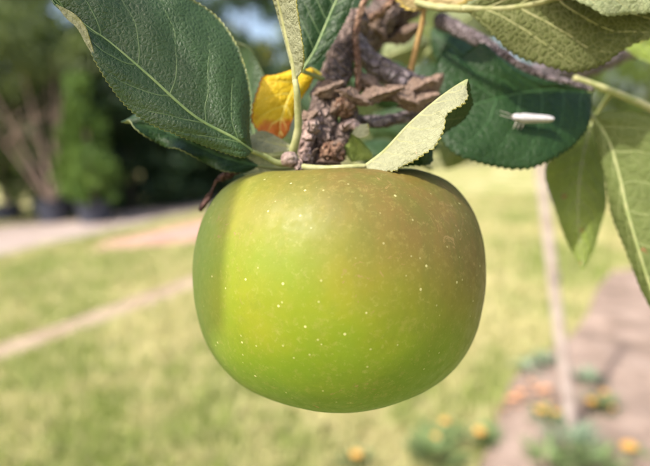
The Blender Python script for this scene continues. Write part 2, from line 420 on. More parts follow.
VM['yellow'] = plain('vein_yellow', (0.62, 0.50, 0.06), (0.70, 0.60, 0.16), 300, 0.6, 0.2, 0.0003)
VM['tan'] = plain('vein_tan', (0.20, 0.12, 0.04), (0.30, 0.19, 0.07), 300, 0.6, 0.2, 0.0003)

def leaf(mid, left, right, mats, face='top', nu=110, nv=12, bulge=(0.0, 0.0), quilt=0.00025, nveins=8, serr=0.0006, teeth=34, wave=0.0,
         vmat='top', rib=(0.0009, 0.00025), veinr=0.00032, petiole=None, pet_r=(0.0010, 0.0008), crinkle=0.0, ragged=0.0, th=0.00030,
         label=None, name='leaf', seed=0.0, slope=0.20, parent=None):
    W = lambda pts: np.array([tuple(P(*q)) for q in pts])
    um = spline(W(mid), nu); L = spline(W(left), nu); Rr = spline(W(right), nu)
    vv = np.linspace(-1, 1, 2 * nv + 1)
    u = np.linspace(0, 1, nu)
    tocam = np.array(-fwd)
    S = np.zeros((nu, len(vv), 3))
    for j, v in enumerate(vv):
        a = abs(v); E = L if v < 0 else Rr
        bl = bulge[0] if v < 0 else bulge[1]
        wdt = np.linalg.norm(E - um, axis=1)
        ph = (u - slope * a ** 1.3) * nveins + 0.6
        q = np.abs(np.sin(math.pi * ph)) ** 0.7
        p = um + (E - um) * a
        fade = np.minimum(1, wdt / 0.006)
        off = bl * 4 * a * (1 - a * 0.75) * fade + quilt * q * math.sin(math.pi * min(1, a * 1.02)) * fade
        if wave: off = off + wave * a * a * np.sin(u * 19 + (1.5 if v > 0 else 0) + seed) * fade
        p = p + tocam * off[:, None]
        if a > 0.85:
            k = (a - 0.85) / 0.15
            dirn = (E - um) / (wdt[:, None] + 1e-9)
            saw = (u * teeth) % 1.0
            amt = serr * (saw - 0.5) * fade
            if ragged:
                amt = amt + ragged * np.array([noise.noise(Vector((uu * 16 + seed, v, 0))) + 0.6 * noise.noise(Vector((uu * 47 + seed, v, 3))) for uu in u]) * fade
            p = p + dirn * (amt * k)[:, None]
        S[:, j] = p
    if crinkle:
        for i in range(nu):
            for j in range(len(vv)):
                q = Vector(S[i, j]) * 230 + Vector((seed, seed, 0))
                S[i, j] += np.array(noise.noise_vector(q)) * crinkle + np.array(noise.noise_vector(q * 2.7)) * crinkle * 0.4
    du = np.gradient(S, axis=0); dv = np.gradient(S, axis=1)
    N = np.cross(du, dv); N /= np.linalg.norm(N, axis=2)[..., None] + 1e-12
    c = S[nu // 2, nv // 2]; s = np.dot(N[nu // 2, nv // 2], np.array(CAM) - c)
    flip = (s < 0) != (face == 'under')
    if flip: N = -N
    # N now points out of the upper side of the leaf
    nw = len(vv); top = (S + N * th / 2).reshape(-1, 3); bot = (S - N * th / 2).reshape(-1, 3); nt_ = len(top)
    V = np.vstack([top, bot]); F = []; mi = []
    for i in range(nu - 1):
        for j in range(nw - 1):
            a, b, c2, d = i * nw + j, (i + 1) * nw + j, (i + 1) * nw + j + 1, i * nw + j + 1
            q = (a, b, c2, d) if not flip else (d, c2, b, a)
            F.append(q); mi.append(0)
            F.append(tuple(x + nt_ for x in reversed(q))); mi.append(1)
    for i in range(nu - 1):
        for j in (0, nw - 1):
            a, b = i * nw + j, (i + 1) * nw + j
            F.append((a, b, b + nt_, a + nt_)); mi.append(1)
    base = um[0]
    o = obj(name, V, F, [LM[mats[0]], LM[mats[1]]], parent or branch, origin=base, mindex=mi)
    uvl = o.data.uv_layers.new(name='UVMap')
    vi = np.zeros(len(o.data.loops), dtype=np.int32); o.data.loops.foreach_get('vertex_index', vi); vi = vi % nt_
    uvs = np.stack([u[vi // nw], vv[vi % nw]], axis=1).astype(np.float32); uvl.data.foreach_set('uv', uvs.ravel())
    if label: o['label'] = label
    # midrib and side veins lie on the blade
    if rib:
        n = 60; ii = np.linspace(0, nu - 3, n).astype(int)
        V, F = tube_geo(S[ii, nv], np.linspace(rib[0], rib[1], n), 8)
        obj('midrib', V, F, VM[vmat], o, origin=base)
    if veinr:
        geos = []
        for k in range(1, nveins + 1):
            for sd in (-1, 1):
                u0_ = (k - 0.6) / nveins
                pts, rr = [], []
                for t in np.linspace(0, 0.93, 22):
                    uu = u0_ + slope * t ** 1.3 + 0.012 * noise.noise(Vector((t * 6 + k * 3.1, sd * 2.0 + seed, k)))
                    if uu > 0.97 or uu < 0: break
                    fi = uu * (nu - 1); i0 = int(fi); fr = fi - i0
                    fj = nv + sd * t * nv; j0 = min(int(fj), nw - 2); fq = fj - j0
                    p = (S[i0, j0] * (1 - fr) * (1 - fq) + S[i0 + 1, j0] * fr * (1 - fq) + S[i0, j0 + 1] * (1 - fr) * fq + S[i0 + 1, j0 + 1] * fr * fq)
                    pts.append(p); rr.append(th * 0.5 + veinr * 0.6 * (1 - 1.0 * t))
                if len(pts) > 4: geos.append(tube_geo(np.array(pts), rr, 6, cap=False))
        if geos:
            V, F = joined(geos); obj('vein_network', V, F, VM.get(vmat + '_side', VM[vmat]), o, origin=base)
    if petiole:
        pp = spline(np.vstack([W(petiole), base[None]]), 30)
        V, F = tube_geo(pp, np.linspace(pet_r[0], rib[0] if rib else pet_r[1], 30), 12, 0.10, 400)
        obj('petiole', V, F, VM[vmat if vmat not in ('top', 'top_dark') else 'under_shade'], o, origin=base)
    return o

def D(pts, *ds):
    """give 2-D pixel points a depth interpolated along the list"""
    n = len(pts); x = np.linspace(0, 1, n); d = np.interp(x, np.linspace(0, 1, len(ds)), ds)
    return [(a, b, float(q)) for (a, b), q in zip(pts, d)]

# big leaf at upper left
big = leaf(D([(252, 151), (235, 139), (194, 116), (148, 75), (109, 42), (90, 29), (60, 5), (42, -14)], .135, .126, .121, .118),
     D([(252, 151), (243, 158), (210, 148), (180, 137), (150, 124), (128, 108), (112, 88), (99, 66), (90, 45), (83, 28), (72, 17), (57, 8), (50, -2), (42, -14)], .135, .126, .120, .119, .118),
     D([(252, 151), (250, 130), (251, 100), (247, 72), (237, 46), (221, 22), (203, 8), (182, -2), (150, -14), (115, -20), (80, -22), (42, -14)], .135, .140, .140, .132, .118),
     ('top', 'under'), 'top', 220, 20, (0.0012, 0.0020), 0.00050, 6, 0.0006, 54, 0.0004, 'top', (0.00058, 0.00028), 0.00022,
     petiole=D([(291, 163), (278, 163), (266, 157)], .141, .138), pet_r=(0.0010, 0.0008),
     label='big dark green leaf with pale veins and finely toothed edge at upper left', seed=1.3, slope=0.30)
c_ = leaf(D([(97, 62), (88, 42), (80, 25), (68, 14), (56, 4)], .1185, .117), D([(97, 62), (86, 44), (77, 28), (66, 18), (56, 4)], .1185, .1178, .117),
     D([(97, 62), (91, 42), (85, 26), (73, 13), (56, 4)], .1185, .1172, .117), ('top', 'under_pale'), 'under', 60, 6, (0.0004, 0.0004), 0.0001, 5, 0.0002, 20,
     0.0002, 'under', None, None, seed=31, name='curled_margin', parent=big)
# leaf tucked under it
leaf(D([(258, 166), (225, 158), (190, 143), (155, 128), (122, 122)], .146, .143),
     D([(258, 166), (243, 173), (224, 172), (207, 164), (196, 158), (182, 151), (166, 147), (150, 139), (138, 130), (130, 121), (122, 122)], .146, .140, .140),
     D([(258, 166), (235, 150), (200, 130), (165, 118), (140, 113), (122, 122)], .146, .148, .143),
     ('top_dark', 'under'), 'top', 120, 12, (0.001, 0.001), 0.0004, 7, 0.0006, 30, 0.0024, 'top_dark', (0.0005, 0.0002), 0.0001, seed=4,
     petiole=D([(300, 166), (280, 168)], .150, .148))
# upright folded leaf with its long stalk
leaf(D([(295, 80), (293, 62), (288, 42), (283, 20), (278, 0), (268, -27), (258, -55)], .131, .129, .124),
     D([(295, 80), (290, 62), (285, 42), (279, 20), (273, 0), (263, -25), (258, -55)], .131, .131, .124),
     D([(296, 80), (303, 69), (304, 54), (301, 32), (298, 12), (294, -10), (280, -35), (258, -55)], .131, .125, .122, .124),
     ('top', 'under_pale'), 'under', 110, 8, (0.0, 0.0007), 0.00012, 9, 0.0005, 40, 0.0003, 'under', (0.0008, 0.0003), 0.00002,
     petiole=D([(291, 160), (294, 148), (298, 130), (298, 110), (297, 92)], .141, .136, .131), pet_r=(0.00125, 0.00095),
     label='upright folded leaf on a long pale stalk, seen from its edge', seed=2)
# dark leaf behind it
leaf(D([(302, 71), (315, 50), (326, 25), (337, 0), (350, -20), (370, -40)], .146, .148),
     D([(302, 71), (298, 50), (295, 25), (297, 0), (310, -25), (340, -42), (370, -40)], .146, .150),
     D([(302, 71), (315, 65), (330, 49), (342, 28), (352, 8), (358, -8), (365, -25), (370, -40)], .146, .146),
     ('top_dark', 'under'), 'top', 120, 12, (0.001, 0.001), 0.0004, 8, 0.0007, 34, 0.0004, 'top', (0.0006, 0.0002), 0.00018, seed=6,
     petiole=D([(336, 84), (320, 78)], .157, .152), pet_r=(0.0008, 0.0006))
# yellow leaf
leaf(D([(303, 66), (295, 85), (286, 105), (280, 125), (282, 139)], .152, .150),
     D([(303, 66), (287, 72), (276, 76), (263, 78), (257, 92), (253, 108), (252, 122), (260, 133), (272, 138), (282, 139)], .152, .149, .148),
     D([(303, 66), (313, 70), (312, 82), (304, 95), (297, 108), (292, 122), (288, 133), (282, 139)], .152, .154, .150),
     ('yellow', 'tan'), 'top', 100, 12, (0.0008, 0.0005), 0.0003, 6, 0.0005, 22, 0.0005, 'yellow', (0.0004, 0.0002), 0.00014, ragged=0.0004,
     label='withered yellow leaf with orange-brown margin behind the stalk', seed=3, petiole=D([(330, 84), (316, 72)], .158, .155), pet_r=(0.0008, 0.0005))
# pale underside below the yellow leaf
leaf(D([(294, 148), (275, 144), (258, 140), (247, 138)], .147, .146), D([(294, 148), (278, 137), (262, 131), (247, 138)], .147, .147),
     D([(294, 148), (282, 152), (264, 153), (252, 148), (247, 138)], .147, .143), ('top', 'under_pale'), 'under', 70, 8, (0, 0.0006), 0.0001, 6,
     0.0003, 20, 0.0006, 'under', (0.0005, 0.0002), 0.00012, seed=8)
# green leaf in the gap between big leaf and yellow leaf
leaf(D([(256, 150), (252, 115), (248, 80), (236, 42)], .165, .170), D([(256, 150), (238, 120), (228, 80), (236, 42)], .165, .175),
     D([(256, 150), (264, 125), (268, 95), (260, 66), (250, 50), (236, 42)], .165, .165), ('top', 'under'), 'top', 90, 10, (0.001, 0.001),
     0.0004, 7, 0.0006, 28, 0.0004, 'top', (0.0005, 0.0002), 0.00018, seed=9, petiole=D([(300, 150), (275, 156)], .155, .16))
# folded pale leaf lying over the right shoulder of the apple
leaf(D([(366, 166), (385, 151), (410, 124), (436, 101), (455, 87), (468, 79)], .133, .130, .130),
     D([(366, 166), (371, 171), (388, 173), (405, 166), (420, 158), (431, 150), (440, 138), (444, 126), (447, 115), (459, 107), (466, 99), (466, 88), (468, 79)], .133, .124, .124, .130),
     D([(366, 166), (385, 166), (410, 166), (431, 163), (433, 150), (443, 134), (461, 122), (472, 107), (472, 92), (468, 79)], .133, .142, .142, .130),
     ('top_dark', 'under_pale'), 'under', 150, 14, (0.0012, -0.0005), 0.00018, 8, 0.0007, 30, 0.0005, 'under', (0.0006, 0.0002), 0.00012,
     petiole=D([(293, 163), (305, 167), (325, 168), (348, 167)], .140, .137, .133), pet_r=(0.0009, 0.0008), ragged=0.0006,
     label='pale folded leaf with ragged edge resting above the apple', seed=5)
# dark leaf that carries the moth
leaf(D([(592, 92), (560, 89), (530, 92), (500, 98), (470, 106), (445, 114), (430, 122)], .176, .166, .166),
     D([(592, 92), (588, 112), (583, 132), (568, 150), (548, 161), (525, 170), (500, 168), (470, 162), (450, 153), (440, 140), (430, 122)], .176, .164, .160, .164),
     D([(592, 92), (575, 88), (550, 83), (522, 73), (498, 60), (482, 45), (470, 50), (457, 58), (447, 49), (437, 60), (433, 78), (433, 100), (430, 122)], .176, .172, .172, .168),
     ('top_dark', 'under'), 'top', 150, 16, (0.0016, 0.0016), 0.0004, 7, 0.0009, 36, 0.0008, 'top_dark', (0.0005, 0.0002), 0.00020,
     label='broad dark green leaf with a small white moth on it', seed=11, slope=0.26)
# underside leaf at top right
leaf(D([(462, 9), (500, 9), (530, 5), (560, -2), (600, -10), (650, -5), (700, 20)], .150, .148, .144),
     D([(462, 9), (472, 17), (490, 37), (515, 56), (545, 68), (573, 74), (600, 66), (622, 51), (645, 41), (670, 33), (700, 20)], .150, .152, .150, .144),
     D([(462, 9), (500, -12), (540, -40), (600, -60), (650, -40), (700, 20)], .150, .146, .144),
     ('top_dark', 'under_net'), 'under', 150, 16, (0.0012, 0.001), 0.0005, 6, 0.0008, 36, 0.0005, 'under', (0.0011, 0.0004), 0.00040,
     label='leaf at top right showing its olive underside with net veins', seed=12, slope=0.50, petiole=D([(400, -4), (430, 6)], .165, .155))
leaf(D([(520, -40), (570, -25), (620, -18), (660, -15), (710, -20)], .140, .140),
     D([(520, -40), (556, -8), (576, 3), (592, 13), (605, 18), (622, 15), (650, 14), (685, 8), (710, -20)], .140, .138, .140),
     D([(520, -40), (570, -60), (640, -70), (690, -50), (710, -20)], .140, .142), ('top', 'under'), 'under', 110, 10, (0.0008, 0.001), 0.0004, 6, 0.0006,
     30, 0.0008, 'under', (0.0008, 0.0003), 0.0003, seed=13)
# yellowish leaf at the top with its brown stalk
leaf(D([(424, 10), (430, -20), (440, -60)], .160, .156), D([(424, 10), (411, 11), (399, 4), (388, -15), (408, -45), (440, -60)], .160, .160, .156),
     D([(424, 10), (441, 8), (462, 6), (478, -10), (470, -40), (440, -60)], .160, .156, .156), ('top', 'tan'), 'under', 90, 10, (0.0006, 0.0006), 0.0003, 6,
     0.0014, 18, 0.0004, 'tan', (0.0008, 0.0003), 0.00025, seed=14, petiole=D([(409, 78), (415, 52), (421, 28)], .166, .162), pet_r=(0.0011, 0.0008),
     label='yellowish leaf cut by the top edge, on a thin brown stalk')
# hanging leaves at the right
leaf(D([(592, 122), (584, 150), (579, 185), (578, 220), (581, 250), (583, 271)], .190, .184, .182),
     D([(592, 122), (570, 140), (552, 155), (544, 170), (548, 192), (556, 216), (566, 241), (575, 258), (583, 271)], .190, .192, .182),
     D([(592, 122), (600, 145), (604, 175), (604, 205), (598, 232), (591, 252), (583, 271)], .190, .188, .182),
     ('top', 'under_spot'), 'under', 120, 12, (0.001, 0.001), 0.0004, 8, 0.0007, 34, 0.0006, 'under_shade', (0.0006, 0.0002), 0.0002, seed=15,
     label='hanging yellow-green leaf with small red spots', petiole=D([(612, 92), (602, 106)], .178, .185))
leaf(D([(592, 116), (608, 140), (619, 175), (627, 210), (637, 245), (655, 300), (680, 360)], .172, .164, .158),
     D([(592, 116), (594, 135), (601, 170), (608, 205), (617, 235), (630, 268), (648, 305), (665, 335), (680, 360)], .172, .170, .158),
     D([(592, 116), (612, 112), (640, 115), (672, 135), (702, 190), (712, 260), (702, 320), (680, 360)], .172, .160, .158),
     ('top', 'under_shade'), 'under', 130, 14, (0.0012, 0.0012), 0.0005, 8, 0.0007, 36, 0.0006, 'under_shade', (0.0007, 0.0003), 0.0002, seed=16,
     label='large olive leaf with rusty spot at the right edge', petiole=D([(588, 92), (588, 104)], .176, .174), pet_r=(0.0011, 0.001))
leaf(D([(610, 40), (640, 44), (690, 60)], .20, .20), D([(610, 40), (640, 60), (670, 72), (690, 60)], .20, .20), D([(610, 40), (640, 25), (670, 35), (690, 60)], .2, .2),
     ('under_spot', 'under_spot'), 'top', 60, 8, (0.001, 0.001), 0.0003, 6, 0.0006, 24, 0.0004, 'under_shade', (0.0006, 0.0002), 0.0002, seed=17)
# small pale sheath beside the spur
leaf(D([(352, 162), (358, 150), (352, 138), (346, 128)], .149, .151), D([(352, 162), (344, 152), (343, 140), (346, 128)], .149, .151),
     D([(352, 162), (372, 158), (364, 144), (346, 128)], .149, .151), ('under_spot', 'under'), 'top', 50, 8, (0.0008, 0.0008), 0.0001, 5, 0.0001, 10, 0.0002,
     'under_shade', (0.0003, 0.0001), None, seed=18, name='leaf_sheath')
leaf(D([(352, 134), (360, 132), (368, 124)], .145, .144), D([(352, 134), (360, 138), (369, 134), (368, 124)], .145, .143), D([(352, 134), (358, 126), (368, 124)], .145, .146),
     ('under_pale', 'under_pale'), 'top', 40, 8, (0.0004, 0.0004), 0.0001, 4, 0.0001, 8, 0.0003, 'under', None, None, seed=19, name='leaf_sheath')
# shrivelled brown leaves and bud scales on the spur
dry = [((312, 96), (346, 80), 9, .149), ((334, 90), (372, 104), 8, .148), ((352, 104), (404, 86), 8, .151), ((384, 86), (420, 106), 9, .153), ((400, 92), (440, 80), 9, .157), ((398, 108), (440, 94), 9, .156),
       ((352, 70), (396, 104), 8, .158), ((424, 100), (442, 72), 9, .160), ((330, 112), (352, 96), 7, .149), ((302, 122), (318, 112), 6, .145),
       ((318, 162), (342, 166), 6, .146), ((322, 150), (346, 142), 6, .147), ((306, 166), (318, 148), 4, .142), ((300, 166), (310, 168), 3, .140),
       ((356, 10), (388, 40), 9, .176), ((380, 44), (428, 22), 9, .184)]
for i, ((ax, ay), (bx, by), wd, d) in enumerate(dry):
    dx, dy = bx - ax, by - ay; ln = math.hypot(dx, dy); nx, ny = -dy / ln * wd, dx / ln * wd
    m1 = (ax + dx * .35, ay + dy * .35); m2 = (ax + dx * .7, ay + dy * .7)
    leaf(D([(ax, ay), m1, m2, (bx, by)], d, d - .002, d), D([(ax, ay), (m1[0] + nx, m1[1] + ny), (m2[0] + nx * .7, m2[1] + ny * .7), (bx, by)], d, d + .002, d),
         D([(ax, ay), (m1[0] - nx, m1[1] - ny), (m2[0] - nx * .7, m2[1] - ny * .7), (bx, by)], d, d + .003, d), ('dry', 'dry'), 'top', 46, 9, (0, 0), 0.0002, 4,
         0.0004, 14, 0.0008, 'tan', None, None, crinkle=0.0010, ragged=0.0011, th=0.00022, seed=20 + i * 3.7, name='dried_leaf' if wd > 6 else 'bud_scale')
# leaves of the same branch farther back, out of focus
back = [(400, 150, 452, 60, 34, .26, 'top_dark'), (365, 120, 440, 150, 26, .24, 'top'), (450, 60, 400, -10, 30, .27, 'under_shade'),
        (340, 130, 300, 40, 26, .26, 'top_dark'), (440, 40, 520, -20, 30, .26, 'under'), (470, 120, 445, 170, 20, .28, 'under_shade'),
        (380, 60, 430, 40, 18, .23, 'under'), (560, 60, 640, 20, 28, .30, 'under_spot'), (410, 160, 350, 150, 16, .20, 'top'), (330, 80, 380, 40, 26, .23, 'top_dark'), (420, 90, 350, 80, 24, .21, 'top_dark'),
        (480, 70, 430, 30, 24, .22, 'top_dark'), (360, 30, 330, -40, 22, .24, 'top')]
for i, (ax, ay, bx, by, wd, d, mt) in enumerate(back):
    dx, dy = bx - ax, by - ay; ln = math.hypot(dx, dy); nx, ny = -dy / ln * wd, dx / ln * wd
    f = lambda t, k: (ax + dx * t + nx * k, ay + dy * t + ny * k)
    leaf(D([f(0, 0), f(.35, 0), f(.7, .05), f(1, 0)], d, d - .004, d + .004), D([f(0, 0), f(.2, .7), f(.45, 1), f(.75, .7), f(1, 0)], d, d + .01, d + .004),
         D([f(0, 0), f(.2, -.7), f(.45, -1), f(.75, -.7), f(1, 0)], d, d + .002, d + .004), (mt, mt if mt.startswith('under') else 'under'), 'top', 70, 8, (0.001, 0.001),
         0.0004, 7, 0.0008, 28, 0.001, 'under_shade' if mt.startswith('under') else 'top_dark', (0.0007, 0.0002), 0.00025, seed=60 + i,
         petiole=D([(ax - dx * .35, ay - dy * .35 + 6)], d + .005))

# unseen leaf added upper left, rim shaped to shade the apple's left flank
def apple_front(px, py):
    o_ = CAM; dr = (P(px, py, 1.0) - CAM).normalized(); oc = o_ - AP_C
    # ellipsoid stand-in for the body of the apple
    k = Vector((1 / 0.0425, 1 / 0.0425, 1 / 0.0375)); e = Vector([a * b for a, b in zip(oc, k)]); f_ = Vector([a * b for a, b in zip(dr, k)])
    A = f_.dot(f_); B = 2 * e.dot(f_); C = e.dot(e) - 1; q = B * B - 4 * A * C
    t = (-B - math.sqrt(q)) / (2 * A) if q > 0 else -B / (2 * A)
    return o_ + dr * t
def to_px(w_):
    v = w_ - CAM; d = v.dot(fwd); return (325 + v.dot(rgt) * FPX / d, 233 - v.dot(upv) * FPX / d, d)
T = 0.19
rim = [to_px(apple_front(a, b) + SUN * T) for a, b in ((262, 150), (246, 182), (237, 210), (228, 250), (223, 290), (223, 330), (233, 365), (252, 395), (275, 420))]
far = [(a - 260 * math.sin(math.pi * min(1, i / 8)), b + 6 * math.sin(math.pi * i / 8), d + .004) for i, (a, b, d) in enumerate(rim)]
midp = [((a[0] + 2 * b[0]) / 3 if 0 < i < 8 else a[0], (a[1] + b[1]) / 2, (a[2] + b[2]) / 2) for i, (a, b) in enumerate(zip(rim, far))]
leaf(midp, far, rim, ('top', 'under'), 'top', 110, 12, (0.0, 0.0), 0.0003, 8, 0.0007, 36, 0.0003, 'top', (0.0007, 0.0003), 0.0002, seed=40,
     petiole=[(rim[0][0] + 60, rim[0][1] - 140, rim[0][2] + .02), (rim[0][0] + 20, rim[0][1] - 50, rim[0][2] + .005)])

# ------------------------------------------------------------------ moth
moth = empty('white_moth', P(533, 118, .1595))
tag(moth, 'tiny white moth with folded wings resting on the broad dark leaf', 'moth')
white = plain('moth_white', (0.30, 0.285, 0.29), (0.40, 0.385, 0.39), 900, 0.75, 0.4, 0.0002)
leg_m = plain('moth_leg', (0.45, 0.40, 0.36), (0.6, 0.55, 0.5), 900, 0.7)
s = spline([tuple(P(*q)) for q in ((513, 117, .1595), (518, 117.5, .1595), (528, 118, .1593), (540, 118.5, .1595), (550, 118.5, .1598))], 22)
V, F = tube_geo(s, np.interp(np.linspace(0, 1, 22), [0, .08, .2, .5, 1], [.0008, .0013, .0012, .0011, .0003]), 12)
obj('body', V, F, white, moth, origin=ORIGIN[moth.name])
for sd in (-1, 1):
    V, F = [], []
    for i in range(16):
        t = i / 15
        for j in range(7):
            q = j / 6
            x = 516 + 38 * t; half = 5.6 * (1 - 0.42 * t) * (0.5 + 0.5 * min(1, t * 6)) * (1 if t < .85 else 1 - 0.55 * ((t - .85) / .15) ** 2)
            y = 118 + 1.0 * t + sd * half * q
            V.append(P(x, y, .1578 + 0.0018 * q * q + 0.0004 * t))
    V2 = [v + fwd * 0.00012 for v in V]
    for i in range(15):
        for j in range(6): F.append((i * 7 + j, (i + 1) * 7 + j, (i + 1) * 7 + j + 1, i * 7 + j + 1))
    n0 = len(V); F = F + [tuple(k + n0 for k in reversed(f)) for f in F]
    obj('wing', V + V2, F, white, moth, origin=ORIGIN[moth.name])
    px_tube('antenna', [(513, 117 + sd, .1592, .35), (507, 115 + 2 * sd, .158, .3), (500, 113 + 2 * sd, .157, .2)], leg_m, moth, 6, n=10)
    for k in range(3): px_tube('leg', [(517 + 4 * k, 118 + sd * 2, .1598, .4), (515 + 4 * k, 121 + sd * 4, .1596, .4), (513 + 4 * k, 123 + sd * 6, .1610, .3)], leg_m, moth, 6, n=10)

# ------------------------------------------------------------------ ground
def sheet(name, pts, z, mat):
    V = [(p.x, p.y, z) for p in pts]
    return tag(obj(name, V, [tuple(range(len(V)))], mat, smooth=False), kind='structure')

def lawn_colors(m):
    p = m.tc.outputs['Object'] if False else None
    geo = m.n.new('ShaderNodeNewGeometry'); pos = geo.outputs['Position']
    a = m.noise(1.1, 4, 0.6, vec=m.vmul(pos, (1.0, 0.7, 0))); b = m.noise(5, 4, 0.6, vec=m.vmul(pos, (0.8, 1.2, 0)))
    d = m.math('ADD', m.math('MULTIPLY', a, 0.6), m.math('MULTIPLY', b, 0.4))
    c = m.mix(m.ramp(d, 0.44, 0.545), (0.23, 0.28, 0.07), (0.54, 0.48, 0.25))
    return c, b
m = M('lawn_soil'); c, b = lawn_colors(m)
lawn_m = m.done(m.mix(0.35, c, (0.16, 0.15, 0.07)), 0.95, m.bump(m.noise(60, 5), 0.6, 0.02), 0.1)
S_ = 900
tag(obj('lawn', [(-S_, -S_, 0), (S_, -S_, 0), (S_, S_, 0), (-S_, S_, 0)], [(0, 1, 2, 3)], lawn_m, smooth=False), kind='structure')

earth = plain('bare_earth', (0.27, 0.195, 0.145), (0.36, 0.28, 0.21), 3.0, 0.95, 0.8, 0.02, 0.1, 40)
gravel = plain('pale_gravel', (0.27, 0.215, 0.19), (0.36, 0.30, 0.27), 2.0, 0.95, 0.7, 0.01, 0.1, 60)
pink = plain('pink_grit', (0.36, 0.20, 0.165), (0.44, 0.28, 0.23), 2.0, 0.95, 0.6, 0.01, 0.1, 60)

def strip(name, a_up, b_up, a_lo, b_lo, z, mat, far=1.0, near=0.0, n=40):
    """a track between two image lines carried on straight over the ground"""
    U0, U1, L0, L1 = G(*a_up), G(*b_up), G(*a_lo), G(*b_lo)
    V, F = [], []
    for i in range(n):
        t = -near + (1 + near + far) * i / (n - 1)
        for A, B, sd in ((U0, U1, 1), (L0, L1, 2)):
            p = A + (B - A) * t; w_ = 0.05 * noise.noise(Vector((p.x * 2.3, p.y * 2.3, sd))) + 0.03 * noise.noise(Vector((p.x * 7, p.y * 7, sd)))
            V.append((p.x, p.y + w_, z))
    for i in range(n - 1): F.append((2 * i, 2 * i + 1, 2 * i + 3, 2 * i + 2))
    return tag(obj(name, V, F, mat, smooth=False), kind='structure'), [Vector(v) for v in V]
track, track_v = strip('dirt_track', (0, 346), (190, 278), (0, 361), (190, 291), 0.004, earth, 0.7, 0.6)
path, path_v = strip('gravel_path', (0, 227), (195, 201), (0, 257), (195, 214), 0.004, gravel, 0.6, 0.8)
patch, patch_v = strip('grit_area', (104, 243), (200, 221), (92, 252), (200, 243), 0.008, pink, 0.15, 0.0)
bed_px = [(612, 272), (596, 290), (588, 312), (572, 335), (548, 352), (530, 366), (512, 380), (505, 398), (496, 420), (488, 445), (478, 475), (470, 520),
          (700, 560), (900, 520), (900, 330), (760, 285), (660, 268)]
bed = [G(*q) for q in bed_px]
soil = plain('bed_soil', (0.19, 0.14, 0.11), (0.33, 0.25, 0.205), 4.0, 0.95, 1.0, 0.02, 0.1, 45)
# bed as a low uneven mound
cx = sum((p.x for p in bed)) / len(bed); cy = sum((p.y for p in bed)) / len(bed)
V, F = [], []; NR = 26
ring = spline([(p.x, p.y, 0) for p in bed + bed[:1]], 120)[:-1]
for i in range(NR):
    t = 1 - i / NR
    for q in ring:
        x, y = cx + (q[0] - cx) * t, cy + (q[1] - cy) * t
        V.append((x, y, 0.004 + min(1, i / 3) * (0.02 + 0.022 * noise.noise(Vector((x * 3, y * 3, 0))) + 0.014 * noise.noise(Vector((x * 11, y * 11, 2))))))
V.append((cx, cy, 0.03)); n_ = len(ring)
for i in range(NR - 1):
    for k in range(n_): F.append((i * n_ + k, i * n_ + (k + 1) % n_, (i + 1) * n_ + (k + 1) % n_, (i + 1) * n_ + k))
for k in range(n_): F.append(((NR - 1) * n_ + k, (NR - 1) * n_ + (k + 1) % n_, len(V) - 1))
tag(obj('soil_bed', V, F, soil), kind='structure')

def inside(X, Y, poly):
    c = np.zeros(len(X), dtype=bool); n = len(poly); j = n - 1
    for i in range(n):
        xi, yi, xj, yj = poly[i].x, poly[i].y, poly[j].x, poly[j].y
        hit = ((yi > Y) != (yj > Y)) & (X < (xj - xi) * (Y - yi) / (yj - yi + 1e-12) + xi)
        c ^= hit; j = i
    return c
def outline(v): return [p for p in v[0::2]] + [p for p in reversed(v[1::2])]

# grass
m = M('grass_blades'); c, b = lawn_colors(m)
t_ = m.attr('tint')
c = m.mix(m.ramp(t_, 0.0, 1.0, 0, 0.8, False), c, m.mix(m.ramp(t_, 0.55, 0.62), (0.22, 0.30, 0.06), (0.56, 0.50, 0.27)))
grass_m = m.done(c, 0.6, None, 0.25, 0.35, m.mix(0.5, c, (0.3, 0.4, 0.06)))
NB = 130000
Yb = 1.0 + 9.0 * rng.random(NB) ** 1.7; Xb = (rng.random(NB) * 2 - 1) * (0.95 * Yb + 0.5)
keep = ~(inside(Xb, Yb, bed) | inside(Xb, Yb, outline(track_v)) | inside(Xb, Yb, outline(path_v)) | inside(Xb, Yb, outline(patch_v)))
Xb, Yb = Xb[keep], Yb[keep]; nb = len(Xb)
hgt = (0.025 + 0.035 * rng.random(nb)) * (1 + 0.10 * Yb); ang = rng.random(nb) * 6.283; lean = 0.4 + 0.6 * rng.random(nb)
wd = (0.0022 + 0.002 * rng.random(nb)) * (1 + 0.25 * Yb)
px_, py_ = np.cos(ang), np.sin(ang); la = rng.random(nb) * 6.283; lx, ly = np.cos(la), np.sin(la)
def bl(h, l, s): return np.stack([Xb + px_ * wd * s + lx * hgt * lean * l, Yb + py_ * wd * s + ly * hgt * lean * l, hgt * h], axis=1)
V = np.stack([bl(0, 0, 1), bl(0, 0, -1), bl(.6, .25, -.7), bl(.6, .25, .7), bl(1, .8, 0)], axis=1).reshape(-1, 3)
i0 = np.arange(nb)[:, None] * 5
F = np.concatenate([i0 + np.array([[0, 1, 2]]), i0 + np.array([[0, 2, 3]]), i0 + np.array([[3, 2, 4]])])
tag(bigmesh('grass', V, F, grass_m, attr=np.repeat(rng.random(nb), 5)), 'short patchy green and straw-coloured grass of the lawn', 'grass', kind='stuff')

